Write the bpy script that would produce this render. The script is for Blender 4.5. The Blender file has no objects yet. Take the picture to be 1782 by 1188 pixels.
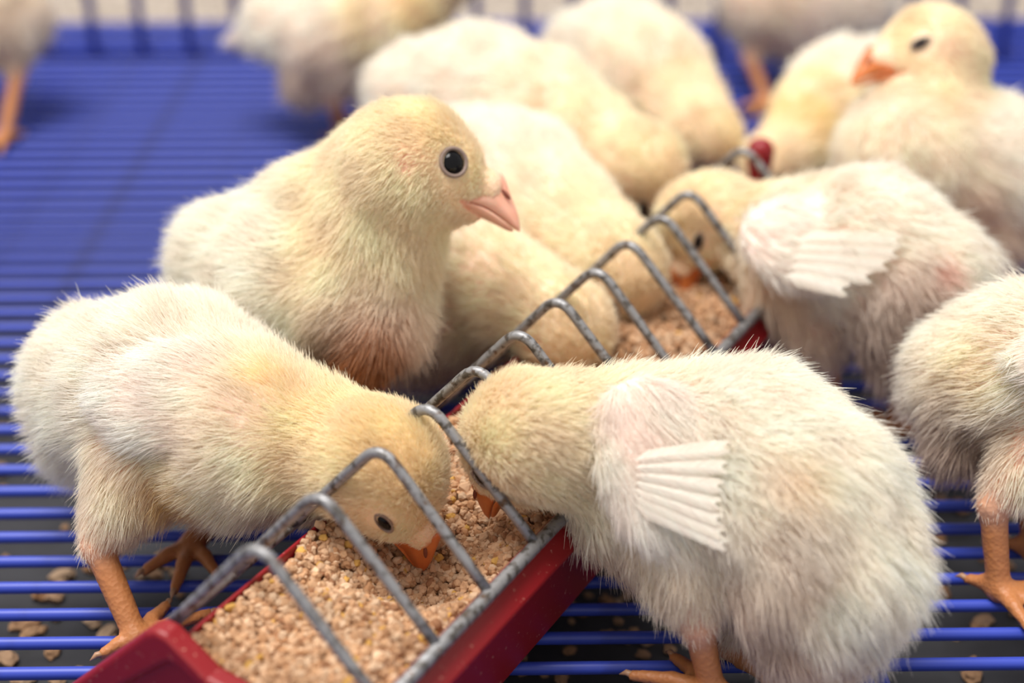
import bpy, math, random
import numpy as np
from mathutils import Vector, kdtree
rng = np.random.default_rng(7); random.seed(7)

# ------------------------------------------------------------------ camera, world, lights, exposure
# working unit: centimetres, written to Blender in metres (CM)
CM = 0.01
FPX, PITCH, CAMH = 2720.0, math.radians(27.6), 24.0
scene = bpy.context.scene
COL = scene.collection
cam_data = bpy.data.cameras.new('camera')
cam_data.sensor_width = 36.0
cam_data.lens = FPX / 1782 * 36.0
cam_data.clip_start = 0.01
cam_data.clip_end = 50
cam_data.dof.use_dof = True
cam_data.dof.focus_distance = 37.2 * CM
cam_data.dof.aperture_fstop = 6.0
cam = bpy.data.objects.new('camera', cam_data)
cam.location = (0, 0, CAMH * CM)
cam.rotation_euler = (math.pi / 2 - PITCH, 0, 0)
COL.objects.link(cam)
scene.camera = cam

world = bpy.data.worlds.new('world'); scene.world = world
world.use_nodes = True
world.node_tree.nodes['Background'].inputs[0].default_value = (1.0, 0.95, 0.91, 1)
world.node_tree.nodes['Background'].inputs[1].default_value = 0.42

def area(name, loc, target, size, watts, color):
    L = bpy.data.lights.new(name, 'AREA'); L.shape = 'SQUARE'; L.size = size
    L.energy = watts; L.color = color
    o = bpy.data.objects.new(name, L); COL.objects.link(o)
    o.location = loc
    o.rotation_euler = (Vector(target) - Vector(loc)).to_track_quat('-Z', 'Y').to_euler()
    return o
area('ceiling_softbox', (-0.35, 0.34, 1.7), (0, 0.42, 0), 0.9, 27, (1.0, 0.965, 0.92))

vs = scene.view_settings
vs.view_transform = 'Standard'; vs.look = 'None'; vs.gamma = 1.0; vs.use_curve_mapping = False
vs.exposure = 0.68

# ------------------------------------------------------------------ geometry helpers
sp, cp = math.sin(PITCH), math.cos(PITCH)
RT = np.array([1, 0, 0.]); UPV = np.array([0, sp, cp]); FW = np.array([0, cp, -sp]); CPOS = np.array([0, 0, CAMH])
CAMB = np.c_[RT, UPV, -FW]                      # columns: right, up, towards the viewer
def P(u, v, d): return CPOS + d * (FW + (u - 891) / FPX * RT + (594 - v) / FPX * UPV)
def G(u, v, z=0.0):
    q = FW + (u - 891) / FPX * RT + (594 - v) / FPX * UPV
    return CPOS + q * ((z - CAMH) / q[2])
def unit(v): v = np.asarray(v, float); return v / (np.linalg.norm(v) + 1e-12)

def srgb(r, g, b):
    c = np.array([r, g, b], float) / 255
    return np.where(c <= 0.04045, c / 12.92, ((c + 0.055) / 1.055) ** 2.4)

def tag(o, label=None, cat=None, group=None, kind=None):
    if label: o['label'] = label
    if cat: o['category'] = cat
    if group: o['group'] = group
    if kind: o['kind'] = kind
    return o
def empty(name, loc_cm=(0, 0, 0)):
    o = bpy.data.objects.new(name, None); COL.objects.link(o)
    o.empty_display_size = 0.01
    o.location = tuple(np.asarray(loc_cm) * CM); return o
def link(name, data, parent=None, mat=None):
    o = bpy.data.objects.new(name, data); COL.objects.link(o)
    if parent is not None: o.parent = parent
    if mat is not None and len(data.materials) == 0: data.materials.append(mat)
    return o
def origin(parent):
    """world position (cm) of a parent chain of unrotated empties"""
    p = np.zeros(3)
    while parent is not None:
        p += np.array(parent.location) / CM; parent = parent.parent
    return p
def mesh_from(name, V, Fq, parent=None, mat=None, smooth=True, colors=None):
    V = (np.asarray(V, float) - origin(parent)) * CM
    me = bpy.data.meshes.new(name)
    if isinstance(Fq, np.ndarray):
        me.vertices.add(len(V)); me.vertices.foreach_set('co', V.astype(np.float32).ravel())
        n, k = Fq.shape
        me.loops.add(n * k); me.loops.foreach_set('vertex_index', Fq.astype(np.int32).ravel())
        me.polygons.add(n); me.polygons.foreach_set('loop_start', np.arange(0, n * k, k, dtype=np.int32))
        me.update(calc_edges=True); me.validate()
    else:
        me.from_pydata([tuple(x) for x in V], [], Fq); me.update()
    me.polygons.foreach_set('use_smooth', np.full(len(me.polygons), smooth))
    if colors is not None:
        a = me.attributes.new('col', 'FLOAT_COLOR', 'POINT')
        c = np.c_[colors, np.ones(len(colors))].astype(np.float32)
        a.data.foreach_set('color', c.ravel())
    return link(name, me, parent, mat)

def tube(pts, rad, seg=10, cap=True):
    """swept round tube; returns V, faces list"""
    pts = np.asarray(pts, float); n = len(pts)
    rad = np.full(n, rad) if np.isscalar(rad) else np.asarray(rad, float)
    T = np.gradient(pts, axis=0); T /= np.linalg.norm(T, axis=1)[:, None] + 1e-12
    a = np.array([0, 0, 1.0]) if abs(T[0][2]) < 0.9 else np.array([1.0, 0, 0])
    N = unit(np.cross(T[0], a)); V = []; F = []
    for i in range(n):
        N = unit(N - T[i] * (N @ T[i])); B = np.cross(T[i], N)
        for k in range(seg):
            t = 2 * math.pi * k / seg
            V.append(pts[i] + rad[i] * (math.cos(t) * N + math.sin(t) * B))
    for i in range(n - 1):
        for k in range(seg):
            k2 = (k + 1) % seg
            F.append((i * seg + k, i * seg + k2, (i + 1) * seg + k2, (i + 1) * seg + k))
    if cap:
        F.append(tuple(range(seg))[::-1]); F.append(tuple(range((n - 1) * seg, n * seg)))
    return V, F

# ------------------------------------------------------------------ materials
def new_mat(name):
    m = bpy.data.materials.new(name); m.use_nodes = True
    nt = m.node_tree; b = nt.nodes['Principled BSDF']
    return m, nt, b
def plain(name, rgb, rough=0.5, metal=0.0, noise=None, coat=0.0, bump=None):
    m, nt, b = new_mat(name)
    b.inputs['Base Color'].default_value = (*rgb, 1); b.inputs['Roughness'].default_value = rough
    b.inputs['Metallic'].default_value = metal; b.inputs['Coat Weight'].default_value = coat
    tc = nt.nodes.new('ShaderNodeTexCoord')
    if noise:
        for scale, lo, hi, rgb2 in noise:
            n = nt.nodes.new('ShaderNodeTexNoise'); n.inputs['Scale'].default_value = scale
            n.inputs['Detail'].default_value = 4; nt.links.new(tc.outputs['Object'], n.inputs['Vector'])
            r = nt.nodes.new('ShaderNodeValToRGB'); r.color_ramp.elements[0].position = lo; r.color_ramp.elements[1].position = hi
            nt.links.new(n.outputs['Fac'], r.inputs['Fac'])
            mx = nt.nodes.new('ShaderNodeMix'); mx.data_type = 'RGBA'
            nt.links.new(r.outputs['Color'], mx.inputs['Factor'])
            src = b.inputs['Base Color'].links
            if src: nt.links.new(src[0].from_socket, mx.inputs['A'])
            else: mx.inputs['A'].default_value = (*rgb, 1)
            mx.inputs['B'].default_value = (*rgb2, 1)
            nt.links.new(mx.outputs['Result'], b.inputs['Base Color'])
    if bump:
        n = nt.nodes.new('ShaderNodeTexNoise'); n.inputs['Scale'].default_value = bump[0]; n.inputs['Detail'].default_value = 4
        nt.links.new(tc.outputs['Object'], n.inputs['Vector'])
        bp = nt.nodes.new('ShaderNodeBump'); bp.inputs['Strength'].default_value = bump[1]; bp.inputs['Distance'].default_value = bump[2]
        nt.links.new(n.outputs['Fac'], bp.inputs['Height']); nt.links.new(bp.outputs['Normal'], b.inputs['Normal'])
    return m
def attr_mat(name, rough=0.6, sss=0.0, bump=None, spec=0.5):
    m, nt, b = new_mat(name)
    a = nt.nodes.new('ShaderNodeAttribute'); a.attribute_name = 'col'
    nt.links.new(a.outputs['Color'], b.inputs['Base Color'])
    b.inputs['Roughness'].default_value = rough; b.inputs['Specular IOR Level'].default_value = spec
    if sss:
        b.inputs['Subsurface Weight'].default_value = sss; b.inputs['Subsurface Radius'].default_value = (1, .5, .3)
        b.inputs['Subsurface Scale'].default_value = 0.002
    if bump:
        tc = nt.nodes.new('ShaderNodeTexCoord')
        n = nt.nodes.new('ShaderNodeTexVoronoi'); n.inputs['Scale'].default_value = bump[0]
        nt.links.new(tc.outputs['Object'], n.inputs['Vector'])
        bp = nt.nodes.new('ShaderNodeBump'); bp.inputs['Strength'].default_value = bump[1]; bp.inputs['Distance'].default_value = bump[2]
        nt.links.new(n.outputs['Distance'], bp.inputs['Height']); nt.links.new(bp.outputs['Normal'], b.inputs['Normal'])
    return m
def down_mat():
    m = bpy.data.materials.new('down'); m.use_nodes = True; nt = m.node_tree
    nt.nodes.remove(nt.nodes['Principled BSDF']); out = nt.nodes['Material Output']
    a = nt.nodes.new('ShaderNodeAttribute'); a.attribute_name = 'col'
    d = nt.nodes.new('ShaderNodeBsdfDiffuse'); t = nt.nodes.new('ShaderNodeBsdfTranslucent')
    nt.links.new(a.outputs['Color'], d.inputs['Color']); nt.links.new(a.outputs['Color'], t.inputs['Color'])
    mx = nt.nodes.new('ShaderNodeMixShader'); mx.inputs[0].default_value = 0.42
    nt.links.new(d.outputs[0], mx.inputs[1]); nt.links.new(t.outputs[0], mx.inputs[2])
    nt.links.new(mx.outputs[0], out.inputs['Surface'])
    return m
M_BLUE = plain('blue_coated_wire', tuple(srgb(52, 72, 180)), 0.42, noise=[(60, .55, .75, tuple(srgb(40, 54, 142)))])
M_RED = plain('red_plastic', tuple(srgb(138, 16, 26)), 0.42, noise=[(900, .66, .74, tuple(srgb(190, 130, 115)))])
M_WIRE = plain('galvanised_wire', tuple(srgb(150, 150, 152)), 0.5, 0.55,
               noise=[(500, .5, .62, tuple(srgb(92, 88, 84))), (260, .6, .7, tuple(srgb(96, 72, 52)))], bump=(900, .5, .0002))
M_TRAY = plain('dark_tray', tuple(srgb(58, 58, 62)), 0.6, noise=[(40, .4, .7, tuple(srgb(40, 40, 42)))])
M_LITTER = plain('litter', tuple(srgb(190, 178, 165)), 0.9, noise=[(160, .42, .62, tuple(srgb(135, 122, 110)))])
M_FEED = attr_mat('feed', 0.85, spec=0.25)
M_BED = plain('feed_bed', tuple(srgb(120, 84, 56)), 0.9, noise=[(700, .4, .6, tuple(srgb(160, 118, 82)))], bump=(800, 1, .001))
M_SKIN = attr_mat('chick_skin', 0.5, 0.25, bump=(900, .35, .0004))
M_DOWN = down_mat()
M_EYE = plain('eye', (0.003, 0.003, 0.004), 0.12)
M_EYE.node_tree.nodes['Principled BSDF'].inputs['Specular IOR Level'].default_value = .25
M_LID = plain('eyelid', tuple(srgb(140, 120, 110)), 0.5, bump=(2500, .5, .0002))
M_BEAK = plain('beak', tuple(srgb(246, 192, 168)), 0.36, noise=[(120, .35, .7, tuple(srgb(240, 166, 138)))])
M_BEAK2 = plain('beak_orange', tuple(srgb(215, 128, 66)), 0.4, noise=[(120, .35, .7, tuple(srgb(198, 104, 52)))])
for m in (M_BEAK, M_BEAK2):
    b = m.node_tree.nodes['Principled BSDF']; b.inputs['Subsurface Weight'].default_value = .3
    b.inputs['Subsurface Scale'].default_value = .002
M_DARKHOLE = plain('nostril', tuple(srgb(120, 58, 40)), 0.7)
M_CLAW = plain('claw', tuple(srgb(170, 130, 100)), 0.4)

# ------------------------------------------------------------------ setting
floor = tag(empty('floor'), 'blue plastic-coated wire floor grid of parallel bars', kind='structure')
BAR_R = 0.165; BAR_S = 1.13; YAW = math.radians(0.9)
y0 = G(891, 1163, -BAR_R)[1]
V, F = tube([(x, 0, 0) for x in np.linspace(-75, 75, 4)], BAR_R, 10)
bar_me = None
nb = 0
for k in range(-14, 49):
    y = y0 + BAR_S * k
    if y > 84.5: break
    if bar_me is None:
        o = mesh_from('bar', V, F, floor, M_BLUE); bar_me = o.data
    else:
        o = link('bar', bar_me, floor)
    o.location = (0, y * CM, -BAR_R * CM); o.rotation_euler = (0, 0, YAW)
# cross wires running away under the bars
cross_me = None
V, F = tube([(0, y, 0) for y in np.linspace(10, 84, 4)], 0.17, 10)
for px, py in ((1530, 1168), (60, 200), (1150, 100)):
    g = G(px, py, -.45)
    if cross_me is None:
        o = mesh_from('cross_wire', V, F, floor, M_BLUE); cross_me = o.data
    else: o = link('cross_wire', cross_me, floor)
    o.rotation_euler = (0, 0, YAW)
    o.location = ((g[0] + math.sin(YAW) * g[1]) * CM, 0, -.46 * CM)

def slab(name, x0, x1, y0_, y1, z0, z1, mat, parent=None):
    V = [(x, y, z) for z in (z0, z1) for y in (y0_, y1) for x in (x0, x1)]
    F = [(0, 2, 3, 1), (4, 5, 7, 6), (0, 1, 5, 4), (2, 6, 7, 3), (0, 4, 6, 2), (1, 3, 7, 5)]
    return mesh_from(name, V, F, parent, mat, smooth=False)
tag(slab('floor_tray', -80, 80, 5, 86, -4.2, -3.0, M_TRAY), 'dark grey dropping tray lying under the blue wire floor', kind='structure')
tag(slab('ground', -160, 160, 86, 260, -4.2, -3.0, M_LITTER), 'pale beige litter floor beyond the blue wire side', kind='structure')

wall = tag(empty('wall_back'), 'blue vertical bars of the cage side at the far edge', kind='structure')
YW = G(200, 100, 0)[1]
V, F = tube([(0, 0, z) for z in np.linspace(0, 30, 3)], 0.22, 10)
wb_me = None
for k in range(-22, 23):
    x = k * 2.42 + P(163, 60, 79)[0] % 2.42
    if wb_me is None:
        o = mesh_from('bar', V, F, wall, M_BLUE); wb_me = o.data
    else: o = link('bar', wb_me, wall)
    o.location = (x * CM, YW * CM, 0)
V, F = tube([(x, 0, 0) for x in np.linspace(-56, 56, 3)], 0.2, 10)
o = mesh_from('rail', V, F, wall, M_BLUE); o.location = (0, (YW + .4) * CM, .2 * CM)
o = link('rail', o.data, wall); o.location = (0, (YW + .4) * CM, 29.5 * CM)

# ------------------------------------------------------------------ feeder trough (frame: s along, c across)
EA = np.array([0.491, 0.871, 0]); EA /= np.linalg.norm(EA); EC = np.array([EA[1], -EA[0], 0])
C0 = -16.53; S0, S1 = 19.1, 46.7
def T(s, c, z): return EA * s + EC * (C0 + c) + np.array([0, 0, z])
trough = empty('feed_trough', T(35, 0, 0) * np.array([1, 1, 0]))
tag(trough, 'long red plastic feed trough with splayed end plates, full of crumbled feed', 'feeder')
prof = [(-2.28, .25), (-2.28, 3.42), (-2.19, 3.42), (-2.1, .6),
        (2.1, .6), (2.2, 3.1), (2.28, 3.30), (2.5, 3.3), (2.98, 2.78), (2.98, 2.66), (2.5, 2.45), (2.42, .25)]
V = [T(s, c, z) for s in (S0, S1) for c, z in prof]; n = len(prof)
F = [(i, (i + 1) % n, n + (i + 1) % n, n + i) for i in range(n)] + [tuple(range(n))[::-1], tuple(range(n, 2 * n))]
o = mesh_from('trough_body', V, F, trough, M_RED, smooth=False)
bv = o.modifiers.new('bevel', 'BEVEL'); bv.width = .0009; bv.segments = 3; bv.limit_method = 'ANGLE'
def end_plate(s, sg):
    # splayed A-shaped plate with a raised border and a dipped top edge
    out = [(-6.4, 0.0), (-5.6, .95), (-2.75, 3.75), (-2.5, 3.9), (-2.2, 3.85), (-1.2, 3.15), (0, 2.95), (1.2, 3.15), (2.2, 3.85), (2.5, 3.9), (2.75, 3.75), (5.6, .95), (6.4, 0.0)]
    out = [(c, max(z, .05)) for c, z in out]
    cen = np.array([0, 1.2])
    inn = [tuple(cen + (np.array(q) - cen) * np.array([.84, .74])) for q in out]
    th = .55
    V = []
    for ring, off in ((out, th / 2), (out, -th / 2), (inn, -th / 2), (inn, -th / 2 + .25), (inn, th / 2)):
        V += [T(s + off * sg, c, z) for c, z in ring]
    n = len(out); F = []
    def strip(a, b):
        for i in range(n):
            j = (i + 1) % n; F.append((a * n + i, a * n + j, b * n + j, b * n + i))
    strip(0, 1); strip(1, 2); strip(2, 3); F.append(tuple(range(3 * n, 4 * n))); F.append(tuple(range(n))[::-1])
    V = V[:4 * n]
    o = mesh_from('end_plate', V, F, trough, M_RED, smooth=False)
    bv = o.modifiers.new('bevel', 'BEVEL'); bv.width = .0016; bv.segments = 3; bv.limit_method = 'ANGLE'
    Vr, Fr = tube([T(s - .2 * sg, 0, .4), T(s - .2 * sg, 0, 2.6)], .16, 8)
    mesh_from('rib', Vr, Fr, o, M_RED)
end_plate(S0 - .1, 1); end_plate(S1 + .1, -1)
V, F = tube([T(S1 + .1, -.35, z) for z in (2.6, 4.6, 5.2, 5.6, 5.85, 5.95)], [.3, .32, .44, .46, .34, .1], 14)
mesh_from('knob', V, F, trough, M_RED)

# wire grill lying over the trough
grill = tag(empty('wire_grill', T(35, 0, 3.3)), 'grey galvanised wire grill of pointed hoops over the red trough', 'grill')
for c in (-2.72, 2.62):
    V, F = tube([T(s, c, 3.47) for s in np.linspace(S0 + .35, S1 - .3, 12)], .16, 12)
    mesh_from('rail', V, F, grill, M_WIRE)
def hoop_path(s, j):
    a = np.array([-2.66, 3.55]); b = np.array([2.55, 3.55]); ap = np.array([-.12 + j, 6.45])
    pts = [a]
    d1 = unit(a - ap); d2 = unit(b - ap); r = .62
    p1 = ap + d1 * r; p2 = ap + d2 * r
    for t in np.linspace(0, 1, 5)[1:]: pts.append(a + (p1 - a) * t)
    for t in np.linspace(0, 1, 8)[1:-1]: pts.append((1 - t) ** 2 * p1 + 2 * t * (1 - t) * ap + t * t * p2)
    for t in np.linspace(0, 1, 5): pts.append(p2 + (b - p2) * t)
    return [T(s + .06 * j * (z - 3.5), c, z) for c, z in pts]
for k in range(13):
    V, F = tube(hoop_path(19.5 + 2.098 * k, random.uniform(-.08, .08)), .128, 12)
    mesh_from('hoop', V, F, grill, M_WIRE)

# ------------------------------------------------------------------ feed
def feed_z(s, c):
    dip = 1.35 * np.exp(-((s - 24.7) ** 2 / 3.0 + (c - .15) ** 2 / 2.2)) + .35 * np.exp(-((s - 27) ** 2 + (c - .6) ** 2) / 1.8)
    return 2.92 - dip + .4 * np.clip((-c - 1.1), 0, 1) + .14 * np.cos(c / 2.2 * 1.3) + .12 * np.sin(s * .9 + c) + .08 * np.sin(s * 2.3 - 1.7 * c) - .12 * (c > 1.8)
ico_v = []; ph = (1 + 5 ** .5) / 2
ICO = np.array([(-1, ph, 0), (1, ph, 0), (-1, -ph, 0), (1, -ph, 0), (0, -1, ph), (0, 1, ph), (0, -1, -ph), (0, 1, -ph), (ph, 0, -1), (ph, 0, 1), (-ph, 0, -1), (-ph, 0, 1)])
ICO /= np.linalg.norm(ICO[0])
ICF = np.array([(0, 11, 5), (0, 5, 1), (0, 1, 7), (0, 7, 10), (0, 10, 11), (1, 5, 9), (5, 11, 4), (11, 10, 2), (10, 7, 6), (7, 1, 8), (3, 9, 4), (3, 4, 2), (3, 2, 6), (3, 6, 8), (3, 8, 9), (4, 9, 5), (2, 4, 11), (6, 2, 10), (8, 6, 7), (9, 8, 1)])
def subdiv(V, F):
    V = [tuple(v) for v in V]; cache = {}; out = []
    def mid(a, b):
        k = (min(a, b), max(a, b))
        if k not in cache:
            m = (np.array(V[a]) + np.array(V[b])) / 2; V.append(tuple(m / np.linalg.norm(m))); cache[k] = len(V) - 1
        return cache[k]
    for a, b, c in F:
        ab, bc, ca = mid(a, b), mid(b, c), mid(c, a); out += [(a, ab, ca), (b, bc, ab), (c, ca, bc), (ab, bc, ca)]
    return np.array(V), np.array(out)
ICO2, ICF2 = subdiv(ICO, ICF)
def rot_rand(n):
    q = rng.normal(size=(n, 4)); q /= np.linalg.norm(q, axis=1)[:, None]; w, x, y, z = q.T
    return np.stack([np.stack([1 - 2 * (y * y + z * z), 2 * (x * y - z * w), 2 * (x * z + y * w)], -1),
                     np.stack([2 * (x * y + z * w), 1 - 2 * (x * x + z * z), 2 * (y * z - x * w)], -1),
                     np.stack([2 * (x * z - y * w), 2 * (y * z + x * w), 1 - 2 * (x * x + y * y)], -1)], 1)
FEEDC = np.array([srgb(226, 184, 146), srgb(212, 166, 126), srgb(236, 200, 164), srgb(200, 150, 108), srgb(222, 176, 134), srgb(232, 180, 96), srgb(178, 128, 92)])
def crumbs(pos, rad, base, faces, jit=.22):
    n = len(pos); nv = len(base)
    sh = base[None] * (1 + jit * rng.normal(size=(n, nv, 1))) * rng.uniform(.65, 1.25, size=(n, 1, 3))
    V = np.einsum('nij,nvj->nvi', rot_rand(n), sh) * rad[:, None, None] + pos[:, None]
    F = (faces[None] + (np.arange(n) * nv)[:, None, None]).reshape(-1, 3)
    ci = rng.choice(len(FEEDC), n, p=[.24, .2, .2, .12, .17, .03, .04])
    c = FEEDC[ci] * np.array([.77, .77, .78]) * rng.uniform(.75, 1.12, size=(n, 1))
    return V.reshape(-1, 3), F, np.repeat(c, nv, 0)
def trough_pts(n, s0, s1, lo, hi):
    s = rng.uniform(s0, s1, n); c = rng.uniform(-2.12, 2.12, n); z = feed_z(s, c) + rng.uniform(lo, hi, n)
    return EA * s[:, None] + EC * (C0 + c)[:, None] + np.c_[np.zeros(n), np.zeros(n), z]
near = np.concatenate([trough_pts(7000, S0 + .2, 33, -.1, .03), trough_pts(1300, S0 + .2, 33, .02, .1)])
A = crumbs(near, rng.uniform(.06, .135, len(near)), ICO2, ICF2, .13)
far = trough_pts(5000, 33, S1 - .2, -.1, .08)
B = crumbs(far, rng.uniform(.07, .13, len(far)), ICO, ICF, .15)
V = np.concatenate([A[0], B[0]]); F = np.concatenate([A[1], B[1] + len(A[0])]); Cc = np.concatenate([A[2], B[2]])
o = mesh_from('feed_crumble', V, F, None, M_FEED, smooth=False, colors=Cc)
tag(o, 'tan crumbled feed heaped inside the red trough', 'feed', kind='stuff')
ss = np.linspace(S0 + .1, S1 - .1, 120); cc = np.linspace(-2.12, 2.12, 14)
gv = np.array([T(s, c, feed_z(s, c) - .1) for s in ss for c in cc])
gf = np.array([(i * 14 + j, i * 14 + j + 1, (i + 1) * 14 + j + 1, (i + 1) * 14 + j) for i in range(119) for j in range(13)])
o2 = mesh_from('feed_bed', gv, gf, o, M_BED)

# ------------------------------------------------------------------ chicks : signed distance body, down as strands
def smin(a, b, k):
    h = np.clip(.5 + .5 * (b - a) / k, 0, 1)
    return b + (a - b) * h - k * h * (1 - h)
class Cone:
    def __init__(s, a, b, ra, rb, k=.5, reg='body', flow=None):
        s.a, s.b, s.ra, s.rb, s.k, s.reg = np.asarray(a, float), np.asarray(b, float), ra, rb, k, reg
        s.flow = unit(s.b - s.a) if flow is None else unit(flow)
    def dist(s, X):
        ab = s.b - s.a; q = X - s.a; t = np.clip((q @ ab) / (ab @ ab + 1e-9), 0, 1)
        return np.linalg.norm(q - t[..., None] * ab, axis=-1) - (s.ra + (s.rb - s.ra) * t)
    def box(s):
        r = max(s.ra, s.rb); return np.minimum(s.a, s.b) - r, np.maximum(s.a, s.b) + r
class Ell:
    def __init__(s, c, B, rad, k=.3, reg='wing', flow=None):
        s.c, s.B, s.r, s.k, s.reg = np.asarray(c, float), np.asarray(B, float), np.asarray(rad, float), k, reg
        s.flow = unit(flow)
    def dist(s, X):
        q = (X - s.c) @ s.B; k0 = np.linalg.norm(q / s.r, axis=-1); k1 = np.linalg.norm(q / s.r ** 2, axis=-1) + 1e-9
        return k0 * (k0 - 1) / k1
    def box(s):
        r = s.r.max(); return s.c - r, s.c + r
def surface(prims, step):
    lo = np.min([p.box()[0] for p in prims], 0) - .5; hi = np.max([p.box()[1] for p in prims], 0) + .5
    n = np.ceil((hi - lo) / step).astype(int) + 1
    D = np.full(n, 9.0, np.float32)
    ax = [lo[i] + step * np.arange(n[i]) for i in range(3)]
    for p in prims:
        a, b = p.box(); m = p.k + 2.5 * step
        i0 = np.clip(((a - m - lo) / step).astype(int), 0, n - 1); i1 = np.clip(((b + m - lo) / step).astype(int) + 2, 1, n)
        sl = tuple(slice(i0[i], i1[i]) for i in range(3))
        X = np.stack(np.meshgrid(*[ax[i][sl[i]] for i in range(3)], indexing='ij'), -1)
        D[sl] = smin(D[sl], p.dist(X), p.k)
    # surface nets
    s = D < 0
    corners = [(i, j, k) for i in (0, 1) for j in (0, 1) for k in (0, 1)]
    cs = [s[i:n[0] - 1 + i, j:n[1] - 1 + j, k:n[2] - 1 + k] for i, j, k in corners]
    cnt = np.sum(cs, 0); act = (cnt > 0) & (cnt < 8)
    idx = np.full(act.shape, -1, np.int64); ijk = np.argwhere(act); idx[act] = np.arange(len(ijk))
    acc = np.zeros((len(ijk), 3)); w = np.zeros(len(ijk))
    for a in range(8):
        for b in range(a + 1, 8):
            ca, cb = np.array(corners[a]), np.array(corners[b])
            if np.abs(ca - cb).sum() != 1: continue
            da = D[tuple((ijk + ca).T)]; db = D[tuple((ijk + cb).T)]
            cr = (da < 0) != (db < 0); t = np.where(cr, da / np.where(cr, da - db, 1), 0)
            acc += np.where(cr[:, None], ca + t[:, None] * (cb - ca), 0); w += cr
    V = lo + step * (ijk + acc / w[:, None])
    quads = []
    for axn in range(3):
        o1, o2 = [(1, 2), (2, 0), (0, 1)][axn]
        e = [0, 0, 0]; e[axn] = 1
        d0 = s[tuple(slice(0, n[i] - e[i]) for i in range(3))]; d1 = s[tuple(slice(e[i], n[i]) for i in range(3))]
        q = np.argwhere(d0 != d1)
        ok = (q[:, o1] > 0) & (q[:, o2] > 0) & (q[:, o1] < n[o1] - 1) & (q[:, o2] < n[o2] - 1); q = q[ok]
        inside = s[tuple(q.T)]
        u = np.zeros(3, int); u[o1] = 1; v = np.zeros(3, int); v[o2] = 1
        a = idx[tuple((q - u - v).T)]; b = idx[tuple((q - v).T)]; c = idx[tuple(q.T)]; d = idx[tuple((q - u).T)]
        Q = np.stack([a, b, c, d], 1); Q[~inside] = Q[~inside][:, ::-1]; quads.append(Q)
    Fq = np.concatenate(quads); Fq = Fq[(Fq >= 0).all(1)]
    return V, Fq

# region table: strand length (cm), lift, density, colour, skin colour
REG = {
    'face':  (.17, .34, 3.0, srgb(254, 238, 212), srgb(240, 204, 172)),
    'head':  (.28, .42, 2.2, srgb(255, 240, 214), srgb(244, 218, 182)),
    'neck':  (.40, .46, 1.3, srgb(255, 241, 216), srgb(244, 212, 188)),
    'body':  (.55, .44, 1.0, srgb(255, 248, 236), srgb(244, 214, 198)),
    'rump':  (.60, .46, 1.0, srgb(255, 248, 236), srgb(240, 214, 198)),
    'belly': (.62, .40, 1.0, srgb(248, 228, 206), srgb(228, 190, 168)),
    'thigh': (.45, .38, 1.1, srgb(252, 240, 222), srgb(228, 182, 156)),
    'wing':  (.50, .24, 1.5, srgb(255, 246, 238), srgb(248, 226, 216)),
    'leg':   (.0, .2, 0.0, srgb(240, 220, 200), srgb(184, 120, 72)),
    'crop':  (.75, .5, .8, srgb(178, 112, 62), srgb(170, 100, 76)),
    'yellow': (.45, .40, 1.0, srgb(252, 230, 168), srgb(240, 206, 160)),
    'pink':  (.30, .30, .35, srgb(246, 214, 196), srgb(222, 140, 124)),
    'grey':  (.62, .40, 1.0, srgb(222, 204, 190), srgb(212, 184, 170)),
}
RN = list(REG)

# ---- beak in head units (F, U, S)
def beak_line(u): return np.interp(u, [-.80, -.76, -.66, -.58, -.50, -.44, -.37, -.2, .1, .25, .4, .45], [9, 1.65, 1.40, 1.08, .82, .82, 1.20, 1.48, 1.44, 1.38, 1.7, 9])
def interp(pts, t):
    pts = np.asarray(pts, float); x = np.linspace(0, 1, len(pts)); return np.array([np.interp(t, x, pts[:, i]) for i in range(pts.shape[1])])
def smooth_curve(pts, t):
    # Catmull-Rom through pts
    pts = np.asarray(pts, float); n = len(pts) - 1; x = t * n; i = min(int(x), n - 1); u = x - i
    p0 = pts[max(i - 1, 0)]; p1 = pts[i]; p2 = pts[i + 1]; p3 = pts[min(i + 2, n)]
    return .5 * (2 * p1 + (p2 - p0) * u + (2 * p0 - 5 * p1 + 4 * p2 - p3) * u * u + (3 * p1 - p0 - 3 * p2 + p3) * u ** 3)
def upper_beak():
    ridge = [(.84, -.38), (1.08, -.32), (1.30, -.02), (1.43, .21), (1.67, -.16), (1.85, -.48), (1.915, -.72)]
    tom = [(.80, -.45), (1.05, -.43), (1.25, -.44), (1.42, -.49), (1.62, -.57), (1.82, -.68), (1.90, -.71)]
    wid = [(.52,), (.42,), (.32,), (.26,), (.185,), (.09,), (.012,)]
    V = []; F = []; m = 13; N = 25
    for i in range(N):
        t = i / (N - 1); R = smooth_curve(ridge, t); Tm = smooth_curve(tom, t); w = max(smooth_curve(wid, t)[0], .01)
        for k in range(m):
            th = math.pi * k / (m - 1); sx = math.cos(th); hh = max(math.sin(th), 0) ** .85
            q = Tm + (R - Tm) * hh
            V.append((q[0], q[1], w * np.sign(sx) * abs(sx) ** .8))
    for i in range(N - 1):
        for k in range(m):
            k2 = (k + 1) % m; F.append((i * m + k, i * m + k2, (i + 1) * m + k2, (i + 1) * m + k))
    F.append(tuple(range(m))); F.append(tuple(range((N - 1) * m, N * m))[::-1])
    return np.array(V), F
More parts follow.
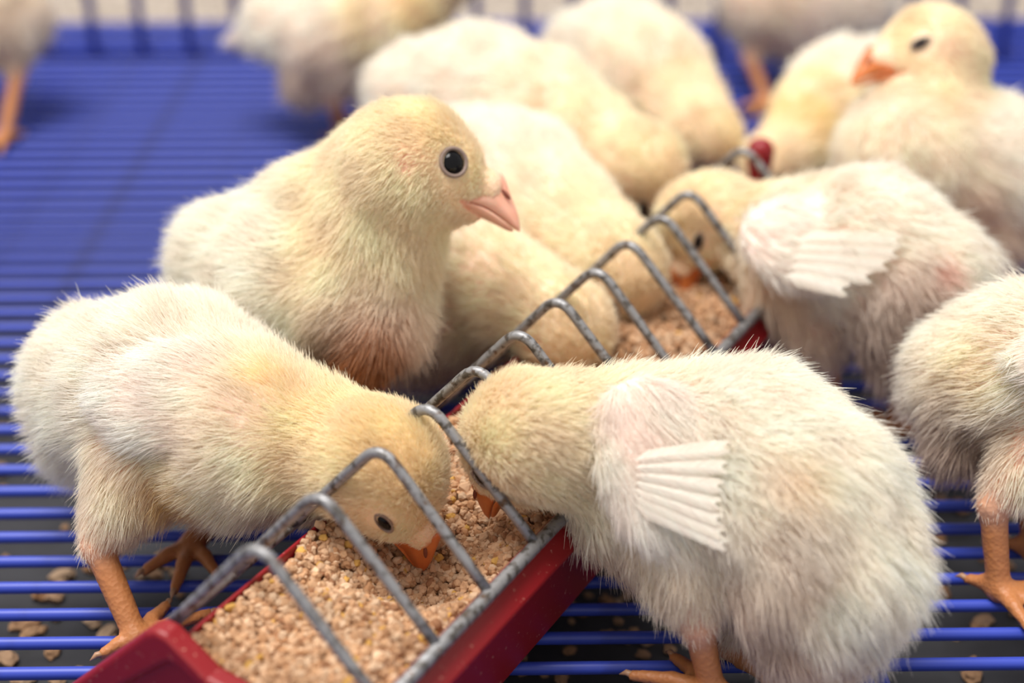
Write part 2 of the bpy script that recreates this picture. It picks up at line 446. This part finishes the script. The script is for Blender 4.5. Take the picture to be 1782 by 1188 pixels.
def lower_beak():
    top = [(.80, -.47), (1.1, -.46), (1.36, -.51), (1.58, -.60), (1.76, -.69), (1.80, -.71)]
    bot = [(.86, -.52), (1.12, -.57), (1.36, -.63), (1.55, -.685), (1.72, -.735), (1.80, -.73)]
    wid = [(.46,), (.37,), (.27,), (.18,), (.09,), (.02,)]
    V = []; F = []; m = 11; N = 12
    for i in range(N):
        t = i / (N - 1); R = smooth_curve(bot, t); Tm = smooth_curve(top, t); w = max(smooth_curve(wid, t)[0], .01)
        for k in range(m):
            th = math.pi * k / (m - 1); sx = math.cos(th); hh = max(math.sin(th), 0) ** .8
            q = Tm + (R - Tm) * hh
            V.append((q[0], q[1], -w * sx))
    for i in range(N - 1):
        for k in range(m):
            k2 = (k + 1) % m; F.append((i * m + k, i * m + k2, (i + 1) * m + k2, (i + 1) * m + k))
    F.append(tuple(range(m))); F.append(tuple(range((N - 1) * m, N * m))[::-1])
    return np.array(V), F
UB, LB = upper_beak(), lower_beak()
def uvs(nu=20, nv=12):
    V = [(0, 0, 1.)]; F = []
    for j in range(1, nv):
        th = math.pi * j / nv
        for i in range(nu):
            a = 2 * math.pi * i / nu; V.append((math.sin(th) * math.cos(a), math.sin(th) * math.sin(a), math.cos(th)))
    V.append((0, 0, -1.)); L = len(V) - 1
    for i in range(nu): F.append((0, 1 + i, 1 + (i + 1) % nu))
    for j in range(nv - 2):
        for i in range(nu):
            a = 1 + j * nu + i; b = 1 + j * nu + (i + 1) % nu; F.append((a, a + nu, b + nu, b))
    for i in range(nu): F.append((L, 1 + (nv - 2) * nu + (i + 1) % nu, 1 + (nv - 2) * nu + i))
    return np.array(V), F
SPH = uvs()
def torus(R, r, ex=1.0, nu=28, nv=8):
    V = []; F = []
    for i in range(nu):
        a = 2 * math.pi * i / nu
        for j in range(nv):
            b = 2 * math.pi * j / nv; rr = R + r * math.cos(b)
            V.append((rr * math.cos(a), ex * rr * math.sin(a), r * math.sin(b)))
    for i in range(nu):
        for j in range(nv):
            F.append((i * nv + j, ((i + 1) % nu) * nv + j, ((i + 1) % nu) * nv + (j + 1) % nv, i * nv + (j + 1) % nv))
    return np.array(V), F
def curves_object(name, X, Rad, Colr, parent):
    """X (n, k, 3) cm, Rad (n, k) cm, Colr (n, k, 3) -> strand object"""
    n, k = X.shape[:2]
    hc = bpy.data.hair_curves.new(name)
    hc.add_curves([k] * n)
    hc.attributes['position'].data.foreach_set('vector', ((X - origin(parent)) * CM).astype(np.float32).ravel())
    ra = hc.attributes.get('radius') or hc.attributes.new('radius', 'FLOAT', 'POINT')
    ra.data.foreach_set('value', (Rad * CM).astype(np.float32).ravel())
    ca = hc.attributes.new('col', 'FLOAT_COLOR', 'POINT')
    ca.data.foreach_set('color', np.concatenate([Colr, np.ones((n, k, 1))], 2).astype(np.float32).ravel())
    return link(name, hc, parent, M_DOWN)
def feather_mesh(a, b, nrm, width, parent, name='feather', nb=110):
    """one small wing feather: a shaft with fine barbs on both sides"""
    a, b = np.asarray(a, float), np.asarray(b, float); d = b - a; L = np.linalg.norm(d); d /= L
    nrm = unit(nrm - d * (nrm @ d)); w = np.cross(nrm, d); k = 5; S = np.linspace(0, 1, k)
    X = [a + d * L * S[:, None] + nrm * (.03 * L * np.sin(S * np.pi))[:, None]]; Rd = [.014 * (1 - .7 * S)]
    for sg in (-1, 1):
        for t in np.linspace(.02, .97, nb):
            ln = width * (1 if t < .7 else math.sqrt(max(1 - ((t - .7) / .32) ** 2, .03))) * 1.5 * random.uniform(.88, 1.06)
            r0 = a + d * L * t + nrm * .03 * L * math.sin(t * math.pi)
            dr = unit(d * .78 + w * sg * .62 + nrm * random.uniform(-.05, .05))
            X.append(r0 + dr * ln * S[:, None] + (d * .25 - nrm * .16) * ln * (S ** 2)[:, None]); Rd.append(.0085 * (1 - .5 * S))
    X = np.array(X); Rd = np.array(Rd)
    Cc = np.repeat(np.repeat(srgb(254, 244, 234)[None, None], k, 1), len(X), 0) * (1 + .04 * rng.normal(size=(len(X), 1, 1)))
    return curves_object(name, X, Rd, np.clip(Cc, 0, .96), parent)

def strands(name, root, V, Fq, prims, count, width, avoid, yellow=1.0, tone=1.0, npt=5, droop=.18, seed=1, spots=(), heads=()):
    r = np.random.default_rng(seed)
    tri = np.concatenate([Fq[:, [0, 1, 2]], Fq[:, [0, 2, 3]]])
    A_, B_, C_ = V[tri[:, 0]], V[tri[:, 1]], V[tri[:, 2]]
    fn = np.cross(B_ - A_, C_ - A_); ar = np.linalg.norm(fn, axis=1)
    vn = np.zeros_like(V)
    for i in range(3): np.add.at(vn, tri[:, i], fn)
    vn /= np.linalg.norm(vn, axis=1)[:, None] + 1e-12
    n0 = int(count * 2.4)
    ti = r.choice(len(tri), n0, p=ar / ar.sum())
    a, b = r.random(n0), r.random(n0); fl = a + b > 1; a[fl], b[fl] = 1 - a[fl], 1 - b[fl]; c = 1 - a - b
    Pn = A_[ti] * c[:, None] + B_[ti] * a[:, None] + C_[ti] * b[:, None]
    N = vn[tri[ti, 0]] * c[:, None] + vn[tri[ti, 1]] * a[:, None] + vn[tri[ti, 2]] * b[:, None]
    N /= np.linalg.norm(N, axis=1)[:, None] + 1e-12
    Dm = np.stack([p.dist(Pn) for p in prims], 1)
    W = np.exp(-(Dm - Dm.min(1)[:, None]) / .16); W /= W.sum(1)[:, None]
    tab = np.array([[REG[p.reg][0], REG[p.reg][1], REG[p.reg][2]] for p in prims]); colt = np.array([REG[p.reg][3] for p in prims])
    flt = np.array([p.flow for p in prims])
    att = W @ tab; colr = W @ colt; fl = W @ flt
    dens = att[:, 2].copy()
    legw = W @ np.array([1.0 if p.reg == 'leg' else 0. for p in prims])
    dens *= np.clip(1 - 1.3 * legw, 0, 1)
    L = att[:, 0] * np.clip(1 - .6 * legw, .2, 1)
    for (hc_, hb_, hs_) in heads:
        q = ((Pn - hc_) @ hb_) / hs_
        lim = beak_line(q[:, 1])
        dens[(q[:, 0] > lim) & (np.abs(q[:, 2]) < .6) & (q[:, 0] < 2.1)] = 0
        near_b = np.clip((lim - q[:, 0]) / .3, .5, 1); near_b[np.abs(q[:, 2]) > .7] = 1; near_b[(q[:, 0] < .5) | (q[:, 0] > 2.1) | (np.abs(q[:, 1]) > .8)] = 1; L *= near_b
    for (ac, arad, soft) in avoid:
        dd = np.linalg.norm(Pn - ac, axis=1)
        dens *= np.clip((dd - arad) / (soft * arad + 1e-6), 0, 1)
        L *= np.clip(.5 + .5 * (dd - arad) / (1.6 * arad), .5, 1)
    keep = r.random(n0) < dens / 2.4
    Pn, N, fl, colr, L, att = Pn[keep], N[keep], fl[keep], colr[keep], L[keep], att[keep]
    n = len(Pn)
    for (sc, sr, scol, sw) in spots:
        w = np.exp(-(np.linalg.norm(Pn - sc, axis=1) / sr) ** 2)[:, None] * sw * r.uniform(.5, 1.2, (n, 1))
        colr = colr * (1 - np.clip(w, 0, 1)) + scol * np.clip(w, 0, 1)
    f = fl - N * np.sum(fl * N, 1)[:, None]; f /= np.linalg.norm(f, axis=1)[:, None] + .15
    lift = att[:, 1][:, None] * r.uniform(.75, 1.3, (n, 1))
    # large scale parting noise
    ph1 = np.sin(Pn @ np.array([3.1, 1.7, 2.3]) + 1) + np.sin(Pn @ np.array([-1.9, 3.3, 1.2]) + 2.2)
    ph2 = np.sin(Pn @ np.array([2.2, -2.7, 3.5]) + .4) + np.sin(Pn @ np.array([4.1, 1.1, -2.0]))
    tang2 = np.cross(N, f)
    d0 = N * lift + f * (1 - lift) + tang2 * (.13 * ph1)[:, None] + N * (.05 * ph2)[:, None] + r.normal(0, .13, (n, 3))
    d0 /= np.linalg.norm(d0, axis=1)[:, None]
    L = L * r.uniform(.6, 1.25, n) * (1 + .12 * ph2)
    guard = r.random(n) < .07; L[guard] *= 1.3
    bend = f * .22 + np.array([0, 0, -droop]) + r.normal(0, .09, (n, 3))
    S = np.linspace(0, 1, npt)
    X = (Pn - N * .03)[:, None] + L[:, None, None] * (S[None, :, None] * d0[:, None] + (S ** 2)[None, :, None] * bend[:, None])
    # clumps
    nc = max(n // 16, 1); ci = r.choice(n, nc, replace=False)
    kd = kdtree.KDTree(nc)
    for i, j in enumerate(ci): kd.insert(Pn[j], i)
    kd.balance()
    near_ = np.fromiter((kd.find(q)[1] for q in Pn), np.int64, n); J = ci[near_]
    off = X[J, -1] - X[:, -1]
    cl = r.uniform(.05, .45, n)
    far_ = np.linalg.norm(off, axis=1) > .5
    cl[far_] *= .2
    X += (cl[:, None] * off)[:, None] * (S ** 1.6)[None, :, None]
    # colour
    vary = 1 + .05 * r.normal(size=(n, 1)) + .03 * ph1[:, None]
    cc = np.clip(colr * vary * tone, 0, .97)
    Cp = np.repeat(cc[:, None], npt, 1)
    Rp = width * np.array([1.0, .95, .8, .55, .18])[:npt] if npt == 5 else width * np.linspace(1, .3, npt)
    Rp = np.repeat(Rp[None], n, 0) * r.uniform(.7, 1.25, (n, 1))
    o = curves_object(name, X, Rp, Cp, root); o['kind'] = 'stuff'
    return n

def cam_dir(v): return unit(CAMB @ np.asarray(v, float))
HEADS_DOWN = []
def make_chick(label, chain, head, extra=(), wings=(), legs=(), feathers=(), hairs=20000, width=.011, step=.12, spots=(), orange=False, squint=1.0, tone=1.0, eyes=True, skinspots=(), seed=1, group='broiler chicks around the feeder'):
    """chain: (u, v, depth, r_px, region) from neck to tail; head: (u, v, depth, s, F, U) in viewer axes"""
    hu, hv, hd, s, Fv, Uv = head
    Hc = P(hu, hv, hd); Fh = cam_dir(Fv); Uh = cam_dir(Uv); Uh = unit(Uh - Fh * (Uh @ Fh)); Sh = np.cross(Fh, Uh)
    HB = np.c_[Fh, Uh, Sh]
    hp = lambda a, b, c=0: Hc + HB @ (np.array([a, b, c]) * s)
    pts = [P(u, v, d) for u, v, d, r_, g in chain]; rad = [r_ * d / FPX for u, v, d, r_, g in chain]; reg = [g for *_, g in chain]
    mid = pts[len(pts) // 2]
    root = empty('chick', (mid[0], mid[1], 0))
    tag(root, label, 'chick', group)
    prims = []
    # head
    prims.append(Cone(hp(-.05, .12), hp(-.25, .0), 1.0 * s, .98 * s, .3, 'head', flow=-Fh - .25 * Uh))
    prims.append(Cone(hp(.35, -.06), hp(.02, -.02), .80 * s, .92 * s, .25, 'head', flow=-Fh * .9 - Uh * .2))
    prims.append(Cone(hp(1.21, -.12), hp(.5, -.16), .35 * s, .70 * s, .2, 'face', flow=-Fh))
    prims.append(Cone(hp(1.12, -.56), hp(.15, -.44), .13 * s, .60 * s, .2, 'face', flow=-Fh - .5 * Uh))
    # neck and body
    prims.append(Cone(hp(-.3, -.1), pts[0], .92 * s, rad[0], .5, 'neck'))
    for i in range(len(pts) - 1):
        prims.append(Cone(pts[i], pts[i + 1], rad[i], rad[i + 1], .6, reg[i]))
    tail = unit(pts[-1] - pts[-2])
    prims.append(Cone(pts[-1], pts[-1] + tail * .1, rad[-1], rad[-1] * .95, .6, reg[-1], flow=tail))
    for (u, v, d, r_, u2, v2, d2, r2, g) in extra:
        prims.append(Cone(P(u, v, d), P(u2, v2, d2), r_ * d / FPX, r2 * d2 / FPX, .5, g, flow=P(u2, v2, d2) - P(u, v, d) + tail * .3))
    for (u, v, d, du, dv, dt, r1, r2, r3) in wings:
        a = cam_dir((du, -dv, dt)); tw = np.array([0, 0, 1.]); nz = cam_dir((0, .35, 1)); nz = unit(nz - a * (nz @ a)); b_ = np.cross(nz, a)
        prims.append(Ell(P(u, v, d), np.c_[a, b_, nz], np.array([r1, r2, r3]) * d / FPX, .1, 'wing', flow=a))
    # legs
    claws = []
    body_dir = unit((pts[0] - pts[-1]) * np.array([1, 1, 0])); lat = np.array([-body_dir[1], body_dir[0], 0])
    if not legs:
        hipc = pts[-2] * .6 + pts[-1] * .4
        legs = []
        for sg in (-1, 1):
            ft = hipc * np.array([1, 1, 0]) + lat * sg * 1.35 + body_dir * .4
            legs.append((hipc + lat * sg * 1.2 - np.array([0, 0, .6]), 1.15, ft + np.array([0, 0, 2.1]) - body_dir * .7, ft, body_dir))
    for hip, rt, hock, foot, fd in legs:
        hip = P(*hip) if len(hip) == 3 and not isinstance(hip, np.ndarray) else hip
        hock = P(*hock) if not isinstance(hock, np.ndarray) else hock
        foot = G(*foot, .25) if not isinstance(foot, np.ndarray) else foot + np.array([0, 0, .25])
        fd = unit(np.array([fd[0], fd[1], 0]))
        prims.append(Cone(hip, hock, rt, .40, .35, 'thigh'))
        mid_ = hock + (foot - hock) * .22
        prims.append(Cone(hock, foot, .36, .29, .18, 'leg'))
        prims.append(Cone(foot, foot + np.array([0, 0, .05]), .33, .31, .15, 'leg'))
        for ang, ln in ((-38, 1.5), (2, 1.9), (40, 1.5), (178, .85)):
            a = math.radians(ang); t = np.array([fd[0] * math.cos(a) - fd[1] * math.sin(a), fd[0] * math.sin(a) + fd[1] * math.cos(a), 0])
            k1 = foot + t * ln * .5 + np.array([0, 0, .03]); e = foot + t * ln; e[2] = .16
            prims.append(Cone(foot, k1, .23, .19, .12, 'leg')); prims.append(Cone(k1, e, .195, .14, .08, 'leg'))
            claws.append((e, t))
    V, Fq = surface(prims, step)
    # skin colour
    Dm = np.stack([p.dist(V) for p in prims], 1); W = np.exp(-(Dm - Dm.min(1)[:, None]) / .1); W /= W.sum(1)[:, None]
    skin = W @ np.array([REG[p.reg][4] for p in prims])
    avoid = []
    ear = [hp(-.12, -.1, k * .9) for k in (-1, 1)]
    for e_ in ear:
        w = np.exp(-(np.linalg.norm(V - e_, axis=1) / (.3 * s)) ** 2)[:, None] * .9; skin = skin * (1 - w) + srgb(224, 140, 118) * w
        avoid.append((e_, .07 * s, 2.0))
    for (u, v, d, rp, cl, w_) in skinspots:
        w = np.exp(-(np.linalg.norm(V - P(u, v, d), axis=1) / (rp * d / FPX)) ** 2)[:, None] * w_; skin = skin * (1 - w) + cl * w
    q = ((V - Hc) @ HB) / s; w = np.clip((q[:, 0] - beak_line(q[:, 1])) / .04 + .5, 0, 1) * (np.abs(q[:, 2]) < .6) * (q[:, 0] < 2.1)
    skin = skin * (1 - w[:, None]) + (srgb(206, 114, 58) if orange else srgb(236, 160, 132)) * w[:, None]
    body = mesh_from('body', V, Fq, root, M_SKIN, colors=skin)
    # beak
    bm = M_BEAK2 if orange else M_BEAK
    ub = mesh_from('upper_beak', Hc + (UB[0] * s) @ HB.T, UB[1], root, bm)
    mesh_from('lower_beak', Hc + (LB[0] * s) @ HB.T, LB[1], root, bm)
    for k in (-1, 1):
        nv = Hc + ((SPH[0] * np.array([.12, .038, .03]) @ np.array([[.75, -.6, 0], [.6, .75, 0], [0, 0, 1]]) + np.array([1.56, -.17, k * .205])) * s) @ HB.T
        mesh_from('nostril', nv, SPH[1], ub, M_DARKHOLE)
    # eyes: project onto the surface along the side axis
    if eyes:
        for k in (-1, 1):
            q = hp(.6, .08, k * 1.15); hit = None
            for t in np.linspace(0, 1.0 * s, 60):
                x = q - Sh * k * t; dd = 9.
                for p in prims[:5]: dd = smin(np.array(dd), p.dist(x), p.k)
                if dd < 0: hit = x; break
            if hit is None: hit = hp(.6, .08, k * .72)
            def sd(x):
                dd = np.array(9.)
                for p in prims[:5]: dd = smin(dd, p.dist(x), p.k)
                return dd
            gr = np.array([sd(hit + e * .02) - sd(hit - e * .02) for e in np.eye(3)])
            nz = unit(unit(gr) + .35 * Sh * k); ax = unit(Fh - nz * (Fh @ nz)); ay = np.cross(nz, ax)
            EB = np.c_[ax, ay, nz]; er = .21 * s
            if squint < 1:
                cs_, sn_ = math.cos(-.35 * k), math.sin(-.35 * k); EB = EB @ np.array([[cs_, -sn_, 0], [sn_, cs_, 0], [0, 0, 1]])
            ev = hit - nz * er * .30 + (SPH[0] * er * np.array([1, squint, .75])) @ EB.T
            eo = mesh_from('eye', ev, SPH[1], root, M_EYE)
            tv, tf = torus(er * 1.08, er * .17, squint)
            mesh_from('eyelid', hit + nz * er * .10 + tv @ EB.T, tf, eo, M_LID)
            avoid.append((hit, er * 1.1, .3))
    for e, t in claws:
        Vc, Fc = tube([e - t * .05, e + t * .16 + np.array([0, 0, .04]), e + t * .32 - np.array([0, 0, .06])], [.1, .075, .015], 8)
        mesh_from('claw', Vc, Fc, root, M_CLAW)
    for (a, b, nd, wd) in feathers:
        feather_mesh(P(*a), P(*b), cam_dir(nd), wd, root)
    sp_ = [(P(u, v, d), rp * d / FPX, cl, w_) for u, v, d, rp, cl, w_ in spots]
    strands('down', root, V, Fq, prims, hairs, width, avoid, seed=seed, spots=sp_, tone=tone, heads=[(Hc, HB, s)])
    return root

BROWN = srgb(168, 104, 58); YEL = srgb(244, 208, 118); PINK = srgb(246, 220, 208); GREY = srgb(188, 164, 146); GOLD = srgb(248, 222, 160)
# 1: left foreground, pecking
make_chick('cream chick pecking in the trough beside the splayed red end plate',
    [(548, 778, 37.6, 104, 'neck'), (430, 752, 37.9, 138, 'body'), (295, 690, 39.6, 168, 'body'), (182, 668, 40.6, 120, 'rump')],
    (666, 819, 36.3, 1.37, (.589, -.797, -.131), (.689, .412, .596)),
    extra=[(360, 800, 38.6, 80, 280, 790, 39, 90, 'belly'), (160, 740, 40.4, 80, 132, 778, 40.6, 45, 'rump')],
    wings=[(315, 692, 36.9, -1, -.1, -.2, 160, 98, 46)],
    legs=[((240, 815, 38.3), 1.3, (170, 950, 37.9), (238, 1112), (.75, .5)),
          ((390, 850, 41.0), .9, (375, 900, 41.6), (335, 945), (-.1, -1))],
    feathers=[((300, 700, 36.9), (158, 712, 37.6), (0, .2, 1), .16), ((310, 725, 36.9), (170, 742, 37.6), (0, .2, 1), .16), ((300, 680, 36.9), (152, 680, 37.7), (0, .2, 1), .16)],
    hairs=110000, width=.0075, step=.11, orange=True, squint=.5, seed=11,
    spots=[(320, 850, 37.6, 70, YEL, .8), (460, 660, 36.6, 40, YEL, .5), (380, 720, 36.9, 70, PINK, .5), (560, 700, 36, 140, GOLD, .35), (700, 760, 34.5, 120, GOLD, .5)])
# 2: centre, standing upright
make_chick('upright chick looking over its neighbour with open dark eye and dirty brown breast',
    [(648, 400, 41.8, 110, 'neck'), (610, 505, 42.2, 122, 'body'), (510, 490, 43.2, 142, 'body'), (415, 455, 44.2, 95, 'rump')],
    (721, 294, 40.9, 1.575, (.982, -.176, -.074), (.17, .982, -.082)),
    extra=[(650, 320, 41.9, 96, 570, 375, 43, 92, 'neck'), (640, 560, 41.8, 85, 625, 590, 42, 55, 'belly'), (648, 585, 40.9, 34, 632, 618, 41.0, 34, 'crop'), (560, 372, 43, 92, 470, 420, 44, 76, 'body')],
    legs=[((500, 590, 42.4), 1.0, (490, 720, 42.6), (520, 880), (.9, -.3)), ((600, 580, 43), .9, (580, 700, 43.5), (620, 840), (.9, -.3))],
    hairs=105000, width=.008, step=.11, seed=12,
    spots=[(635, 610, 40.9, 66, BROWN, 1.0), (560, 470, 41, 60, YEL, .25), (745, 220, 39.8, 70, GOLD, .2)],
    skinspots=[(640, 600, 40.9, 70, srgb(150, 84, 60), .9)])
# 3: right foreground, back to the viewer
make_chick('large fluffy chick bending over the trough rail with its rump turned to the viewer',
    [(1030, 770, 36.4, 105, 'neck'), (1130, 800, 36.8, 148, 'body'), (1290, 830, 36.4, 185, 'body'), (1395, 895, 35.4, 165, 'rump'), (1450, 985, 35, 125, 'rump')],
    (917, 765, 35.9, 1.35, (-.599, -.504, -.622), (-.681, .729, .065)),
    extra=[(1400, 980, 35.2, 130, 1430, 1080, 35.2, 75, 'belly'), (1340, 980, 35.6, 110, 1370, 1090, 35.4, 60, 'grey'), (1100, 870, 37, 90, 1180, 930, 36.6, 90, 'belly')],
    wings=[(1150, 805, 34.75, .42, .9, .1, 155, 108, 40)],
    legs=[((1195, 950, 35.6), 1.2, (1215, 1090, 35.4), (1240, 1200), (-.9, .35)), ((1330, 1000, 36.6), 1.0, (1275, 1120, 37.2), (1345, 1172), (.8, -.5))],
    feathers=[((1105, 800 + 13 * k, 34.1), (tu, tv, 33.6 - .02 * k), (.05, .15, 1), .2) for k, (tu, tv) in enumerate(((1262, 778), (1258, 812), (1250, 846), (1247, 876), (1250, 903), (1254, 927), (1260, 947)))],
    hairs=125000, width=.008, step=.11, orange=True, seed=13,
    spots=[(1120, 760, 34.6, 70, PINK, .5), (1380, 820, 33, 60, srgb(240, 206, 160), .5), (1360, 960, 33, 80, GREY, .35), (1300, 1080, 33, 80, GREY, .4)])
# 4: head down behind chick 2
make_chick('chick with its head in the trough just behind the upright chick with the brown breast',
    [(880, 520, 45.4, 92, 'neck'), (800, 490, 46.6, 118, 'body'), (680, 410, 48.6, 128, 'body'), (590, 350, 50.2, 70, 'rump')],
    (975, 572, 44.2, 1.34, (.4, -.87, -.25), (.7, .3, .65)),
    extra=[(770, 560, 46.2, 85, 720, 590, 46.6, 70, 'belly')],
    hairs=30000, width=.014, step=.14, seed=14, tone=1.0, squint=.5)
# 5
make_chick('pale chick feeding in the middle of the trough, second behind the upright chick',
    [(1030, 435, 47.8, 84, 'neck'), (960, 385, 49.4, 105, 'body'), (890, 325, 51, 118, 'body'), (820, 280, 52.4, 80, 'rump')],
    (1078, 475, 46.6, 1.28, (.3, -.92, -.2), (.75, .25, .6)), hairs=26000, width=.015, step=.15, seed=15, orange=True, squint=.5)
# 6
make_chick('plump white chick lowering its head to the far part of the trough behind two others',
    [(1020, 245, 53.6, 78, 'neck'), (940, 195, 55, 100, 'body'), (830, 165, 56.4, 110, 'body'), (730, 165, 57.4, 80, 'rump')],
    (1115, 300, 52.2, 1.42, (.5, -.82, -.25), (.7, .35, .6)), hairs=22000, width=.017, step=.16, seed=16, orange=True, squint=.5)
# 7
make_chick('blurred cream chick feeding at the far end of the trough on its tail-high side',
    [(1185, 195, 59.6, 72, 'neck'), (1130, 140, 61, 100, 'body'), (1075, 100, 62.4, 95, 'body'), (1020, 90, 63.4, 60, 'rump')],
    (1225, 245, 58, 1.32, (.35, -.88, -.25), (.7, .3, .6)), hairs=18000, width=.019, step=.17, seed=17, orange=True, squint=.5)
# 8
make_chick('chick with ruffled white wing feathers feeding across the trough, right side of the grill',
    [(1330, 405, 47.8, 72, 'neck'), (1400, 430, 47, 108, 'body'), (1510, 440, 46, 132, 'body'), (1615, 480, 45.2, 92, 'rump')],
    (1222, 388, 48.6, 1.24, (-.5, -.85, .05), (-.8, .5, .2)),
    extra=[(1560, 520, 45, 95, 1575, 610, 45, 60, 'grey'), (1400, 500, 46.6, 90, 1420, 560, 46.4, 60, 'belly')],
    wings=[(1425, 430, 44.7, .95, .25, .1, 140, 85, 26)],
    legs=[((1430, 560, 46.4), .85, (1440, 640, 46.6), (1450, 720), (-.9, .3)), ((1545, 590, 45.8), .85, (1570, 660, 45.8), (1560, 745), (-.9, .3))],
    feathers=[((1390 - 6 * k, 415 + 16 * k, 43.95), (1562 - 6 * k * k, 418 + 21 * k, 43.3 - .03 * k), (0, .15, 1), .27) for k in range(5)],
    hairs=32000, width=.014, step=.14, seed=18, orange=True, squint=.5,
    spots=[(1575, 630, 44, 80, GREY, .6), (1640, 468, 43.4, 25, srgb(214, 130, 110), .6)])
# 9
make_chick('tall chick standing behind the others with head raised, beak pointing to the trough',
    [(1615, 190, 52.2, 84, 'neck'), (1590, 270, 51.8, 118, 'body'), (1690, 300, 53, 130, 'body'), (1790, 310, 54.4, 95, 'rump')],
    (1615, 97, 52, 1.479, (-.973, -.019, .228), (-.027, .999, -.035)),
    extra=[(1640, 330, 52, 100, 1700, 400, 52.6, 80, 'belly')],
    hairs=30000, width=.016, step=.15, seed=19, squint=.5, orange=True,
    spots=[(1690, 350, 50.6, 30, BROWN, .5), (1630, 190, 50.4, 50, YEL, .3)])
# 10
make_chick('yellowish chick half hidden behind the tall standing chick, reaching for the far trough end',
    [(1390, 255, 57.6, 56, 'yellow'), (1425, 205, 58.6, 72, 'body'), (1465, 160, 59.8, 80, 'body'), (1520, 140, 61, 60, 'rump')],
    (1345, 295, 56.8, 1.15, (-.45, -.88, .1), (-.85, .45, .2)), hairs=16000, width=.018, step=.17, seed=20, orange=True, squint=.5)
# 11
make_chick('out-of-focus chick by the far blue bars, orange legs apart, head above the picture',
    [(1330, -70, 73, 50, 'neck'), (1335, 0, 73, 72, 'body'), (1400, 15, 73.6, 82, 'body'), (1470, 5, 74, 70, 'rump')],
    (1300, -130, 73, 1.4, (-.9, 0, .3), (0, 1, 0)),
    legs=[((1325, 50, 73), .85, (1305, 100, 73), (1335, 178), (-.5, -.8)), ((1420, 60, 73.4), .85, (1405, 105, 73.4), (1420, 165), (-.5, -.8))],
    hairs=12000, width=.022, step=.19, seed=21, tone=.86, squint=.6)
# 12
make_chick('blurred white chick walking away at the far side, pointed white tail and grey belly',
    [(730, 0, 66, 52, 'yellow'), (660, 35, 66.6, 82, 'body'), (570, 60, 67.2, 86, 'body'), (490, 42, 67.8, 55, 'rump')],
    (785, -55, 65.6, 1.3, (.95, .1, .1), (-.1, 1, 0)),
    extra=[(570, 100, 67, 72, 550, 130, 67.2, 50, 'grey'), (490, 42, 67.8, 40, 412, 66, 68.4, 12, 'wing')],
    legs=[((585, 130, 66.8), .85, (580, 175, 66.8), (600, 240), (.9, -.3)), ((610, 110, 68.4), .8, (620, 160, 68.8), (640, 210), (.9, -.3))],
    hairs=16000, width=.02, step=.18, seed=22, squint=.6)
# 13
make_chick('partly cut off chick in the far corner beside the blue bars, one orange leg showing',
    [(-60, -40, 69, 50, 'neck'), (-20, 5, 69, 70, 'body'), (5, 40, 69.2, 62, 'belly'), (30, 30, 69.4, 40, 'rump')],
    (-90, -110, 69, 1.35, (-.9, 0, .3), (0, 1, 0)),
    legs=[((15, 75, 69), .8, (30, 130, 69), (8, 240), (-.5, -.8)), ((-40, 75, 69.6), .8, (-60, 130, 69.6), (-70, 220), (-.5, -.8))],
    hairs=12000, width=.021, step=.18, seed=23, tone=.9, squint=.6)
# 14
make_chick('chick cut off by the picture edge, round rump and one bare orange leg in view',
    [(1960, 640, 39.6, 110, 'neck'), (1880, 650, 39.6, 140, 'body'), (1780, 640, 40, 132, 'body'), (1690, 650, 40.6, 88, 'rump')],
    (2050, 700, 39, 1.4, (.8, -.6, .1), (.6, .8, 0)),
    extra=[(1690, 700, 40.6, 80, 1672, 765, 40.6, 50, 'grey')],
    wings=[(1850, 620, 37.6, -1, .1, 0, 90, 50, 20)],
    legs=[((1790, 790, 39.0), .85, (1728, 880, 39.0), (1738, 1025), (.75, -.6)), ((1800, 800, 41.4), .85, (1790, 860, 41.6), (1800, 960), (.75, -.6))],
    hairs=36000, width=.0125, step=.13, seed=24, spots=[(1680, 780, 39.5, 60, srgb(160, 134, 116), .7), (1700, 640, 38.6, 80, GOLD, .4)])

# ------------------------------------------------------------------ spilled feed on the tray under the grid
lump_me = []
for i in range(5):
    V = ICO2 * (1 + .16 * rng.normal(size=(len(ICO2), 1))) * np.array([1.2, .9, .6])
    o_me = mesh_from('spilled_feed_lump', V * .3, ICF2, None, M_FEED, smooth=False, colors=np.repeat(FEEDC[i:i + 1] * .55, len(V), 0))
    lump_me.append(o_me.data); bpy.data.objects.remove(o_me)
SPILL = ((0, 330, 960, 1188, 30, .85, 'brown feed lump on the tray by the foot of the pecking chick', 'feed lumps on the tray by the trough end'),
         (890, 1200, 1030, 1188, 42, .55, 'small feed lump on the dark tray along the red trough side', 'feed lumps on the tray along the trough side'),
         (1560, 1782, 820, 1188, 30, .6, 'small feed lump on the dark tray below the chick cut off by the picture edge', 'feed lumps on the tray at the picture edge'),
         (0, 120, 420, 940, 8, .7, 'feed lump on the tray behind the tail of the pecking chick', 'feed lumps on the tray behind the pecking chick'))
for (x0, x1, yA, yB, n, sc, lab, grp) in SPILL:
    for i in range(n):
        g = G(random.uniform(x0, x1), random.uniform(yA, yB), -2.95)
        o = link('feed_lump', random.choice(lump_me)); k = sc * random.uniform(.5, 1.4)
        o.location = tuple(np.array([g[0], g[1], -3.0 + .14 * k]) * CM); o.rotation_euler = (0, 0, random.uniform(0, 6.28)); o.scale = (k, k, k)
        tag(o, lab, 'feed lump', grp)
